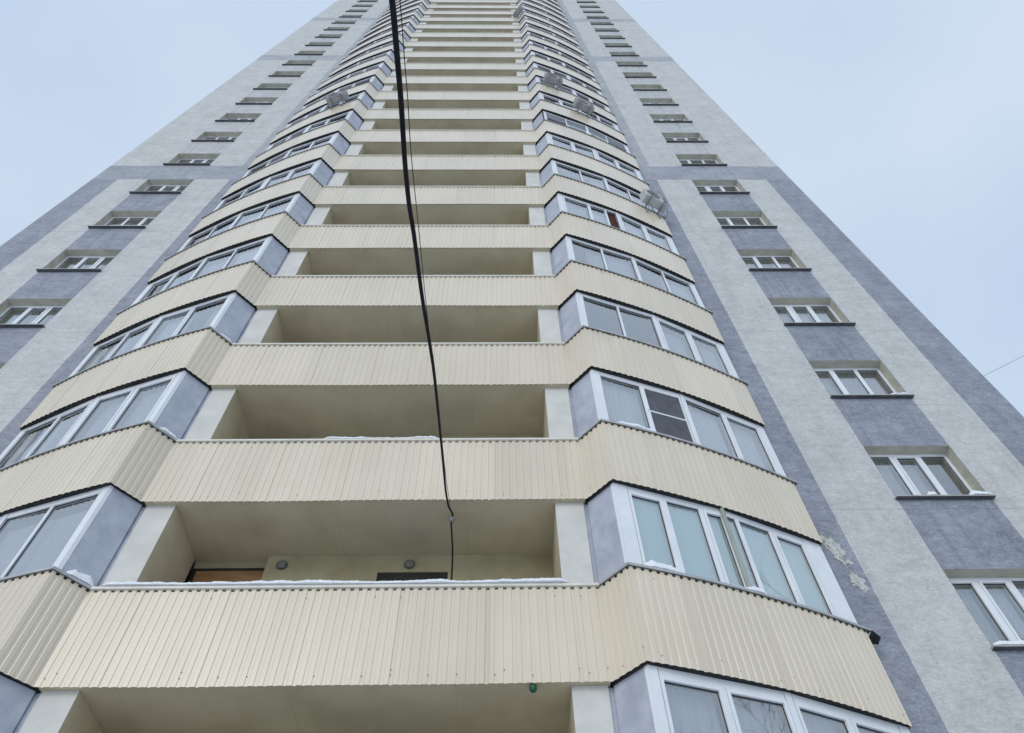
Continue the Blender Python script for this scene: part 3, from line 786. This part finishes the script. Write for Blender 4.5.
# ------------------------------------------------------------------ snow on ledges
def snow_ridge(pts, z, width, height, label, seed, ends=True, jag=0.5):
    r_ = Vector((seed*3.1, seed*1.7, 0)); P = []
    cs = [0]
    for a, b in zip(pts, pts[1:]): cs.append(cs[-1]+(b-a).length)
    tot = cs[-1]; nst = max(14, int(tot/0.022)); rows = []
    c0 = pts[0]
    for i in range(nst+1):
        s = tot*i/nst
        for j in range(len(pts)-1):
            if s <= cs[j+1]+1e-9: break
        t = (pts[j+1]-pts[j]).normalized(); p = pts[j]+t*(s-cs[j]); n = Vector((t.y, -t.x))
        nv = noise.noise(Vector((s*2.3, 0, 0))+r_)*.6+noise.noise(Vector((s*7, 3, 0))+r_)*.4
        h = height*max(.12, 1+jag*nv*1.6); wd = width*(1+.25*nv)
        e = min(1, min(s, tot-s)/(0.12*min(1, tot*2)+1e-6)); e = math.sqrt(max(0.0, e)) if ends else 1
        h *= e; wd *= .35+.65*e
        row = []
        for q in range(9):
            a = math.pi*q/8
            cz_ = h*math.sin(a)**.7; x_, y_ = p.x-c0.x+n.x*wd/2*math.cos(a), p.y-c0.y+n.y*wd/2*math.cos(a)
            k_ = noise.noise(Vector((x_*26, y_*26, cz_*26))+r_)*.6+noise.noise(Vector((x_*60, y_*60, cz_*60))+r_)*.4
            row.append((x_+n.x*.010*k_, y_+n.y*.010*k_, max(0, cz_*(1+.25*k_))))
        rows.append(row)
    mb = MB(); mb.grid(rows, M['snow']); mb.face([rr[0] for rr in rows]+[rr[-1] for rr in rows[::-1]], M['snow'])
    mb.face(rows[0], M['snow']); mb.face(rows[-1][::-1], M['snow'])
    o = mb.build('snow_lump', None, (c0.x, c0.y, z+.004), True)
    tag(o, label, 'snow', 'snow lying on the ledges'); o['kind'] = 'thing'; return o
CAPL = offset_path(PATH, -0.06)
inner_l, inner_r = CAPL[15], CAPL[16]; outer_l, outer_r = CAPL[14], CAPL[17]
def capz(n): return ZB+n*H+HP+.036
def arcpts(x0, x1, s=1, off=-.035):
    P = [p for p in offset_path(right_half, off)]
    def lerpx(x):
        for a, b in zip(P, P[1:]):
            if a.x <= x <= b.x: return a.lerp(b, (x-a.x)/(b.x-a.x))
    pts = [lerpx(x0+(x1-x0)*i/6) for i in range(7)]
    return [Vector((s*p.x, p.y)) for p in pts]
V2 = lambda x, y: Vector((x, y))
snow_ridge([V2(-3.02, Y0+.045), V2(2.75, Y0+.045)], capz(0), .20, .07, 'long uneven snow ridge along the lowest open balcony parapet', 1, jag=.3)
snow_ridge([outer_l.lerp(inner_l, .2), inner_l], capz(0), .18, .11, 'snow mound on the lowest left slanted ledge beside the blue panel', 2)
snow_ridge(arcpts(3.62, 4.1), capz(0), .12, .10, 'snow lump at the corner end of the lowest right bay ledge', 3)
snow_ridge(arcpts(4.9, 5.25), capz(0), .12, .085, 'snow lump midway along the lowest right bay ledge', 4)
snow_ridge([V2(-0.9, Y0+.05), V2(0.95, Y0+.05)], capz(1), .16, .06, 'thin snow strip on the second open balcony parapet behind the cable', 5)
snow_ridge([outer_l.lerp(inner_l, .25), inner_l], capz(1), .17, .09, 'snow mound on the left slanted ledge of the second balcony row', 6)
snow_ridge(arcpts(3.62, 4.35), capz(1), .12, .08, 'snow strip under the pane next to the insect screen', 7)
snow_ridge(arcpts(4.4, 4.75), capz(2), .09, .045, 'small snow lump on the third right bay ledge', 8)
snow_ridge([outer_l.lerp(inner_l, .25), inner_l], capz(2), .16, .08, 'snow mound on the left slanted ledge of the third balcony row', 9)
sx = YW-.04
snow_ridge([V2(WX1+.50, sx), V2(WX1+.66, sx)], ZB+WZ1+.022, .10, .09, 'tiny snow lump in the middle of the second lowest right wall sill', 10)
snow_ridge([V2(WX2-.36, sx), V2(WX2+.03, sx)], ZB+WZ1+.022, .13, .12, 'snow heap at the outer end of the second lowest right wall sill', 11)
snow_ridge([V2(WX2-.42, sx), V2(WX2+.0, sx)], ZB+H+WZ1+.022, .12, .08, 'flat snow heap at the outer end of the third lowest right wall sill', 12)
snow_ridge([V2(WX1-.03, sx), V2(WX1+.5, sx)], ZB-H+WZ1+.022, .10, .07, 'snow heap on the lowest right wall sill at the picture edge', 13)
snow_ridge([V2(-WX1-1.05, sx), V2(-WX1-.45, sx)], ZB+4*H+WZ1+.022, .09, .05, 'snow strip on a left wall sill, second sill below the blue band', 14)

# ------------------------------------------------------------------ bare tree behind the camera (seen only in the panes)
def bare_tree(base, height, seed, label):
    r = random.Random(seed); root = empty('bare_tree', base, label, 'tree')
    tk, br = MB(), MB()
    def limb(mb, p, d, ln, rad, depth):
        pts = [p]; rr = [rad]; q = p.copy(); dd = d.copy()
        st = 5
        for i in range(st):
            dd = (dd+Vector((r.uniform(-.12, .12), r.uniform(-.12, .12), r.uniform(-.02, .10)))).normalized()
            q = q+dd*ln/st; pts.append(q.copy()); rr.append(rad*(1-.75*(i+1)/st))
        mb.tube(pts, rr, M['bark'], 6 if depth < 2 else 4, False)
        if depth >= 4: return
        for i in range((9, 6, 5, 4)[depth]):
            t = r.uniform(.25, 1.0); k = min(st-1, int(t*st)); b = pts[k].lerp(pts[k+1], t*st-k)
            a = r.uniform(0, 6.28); side = Vector((math.cos(a), math.sin(a), r.uniform(.25, .9))).normalized()
            nd = (dd*.45+side*.75).normalized()
            limb(br, b, nd, ln*r.uniform(.38, .58), max(.008, rad*(1-.7*t)*.55), depth+1)
    limb(tk, Vector((0, 0, 0)), Vector((0, 0, 1)), height, height*.018, 0)
    tk.build('trunk', root, smooth=True); br.build('crown', root)
bare_tree((22.5, -1.6, 0.0), 13.2, 3, 'bare leafless tree standing in the snow, mirrored in the lowest right panes')
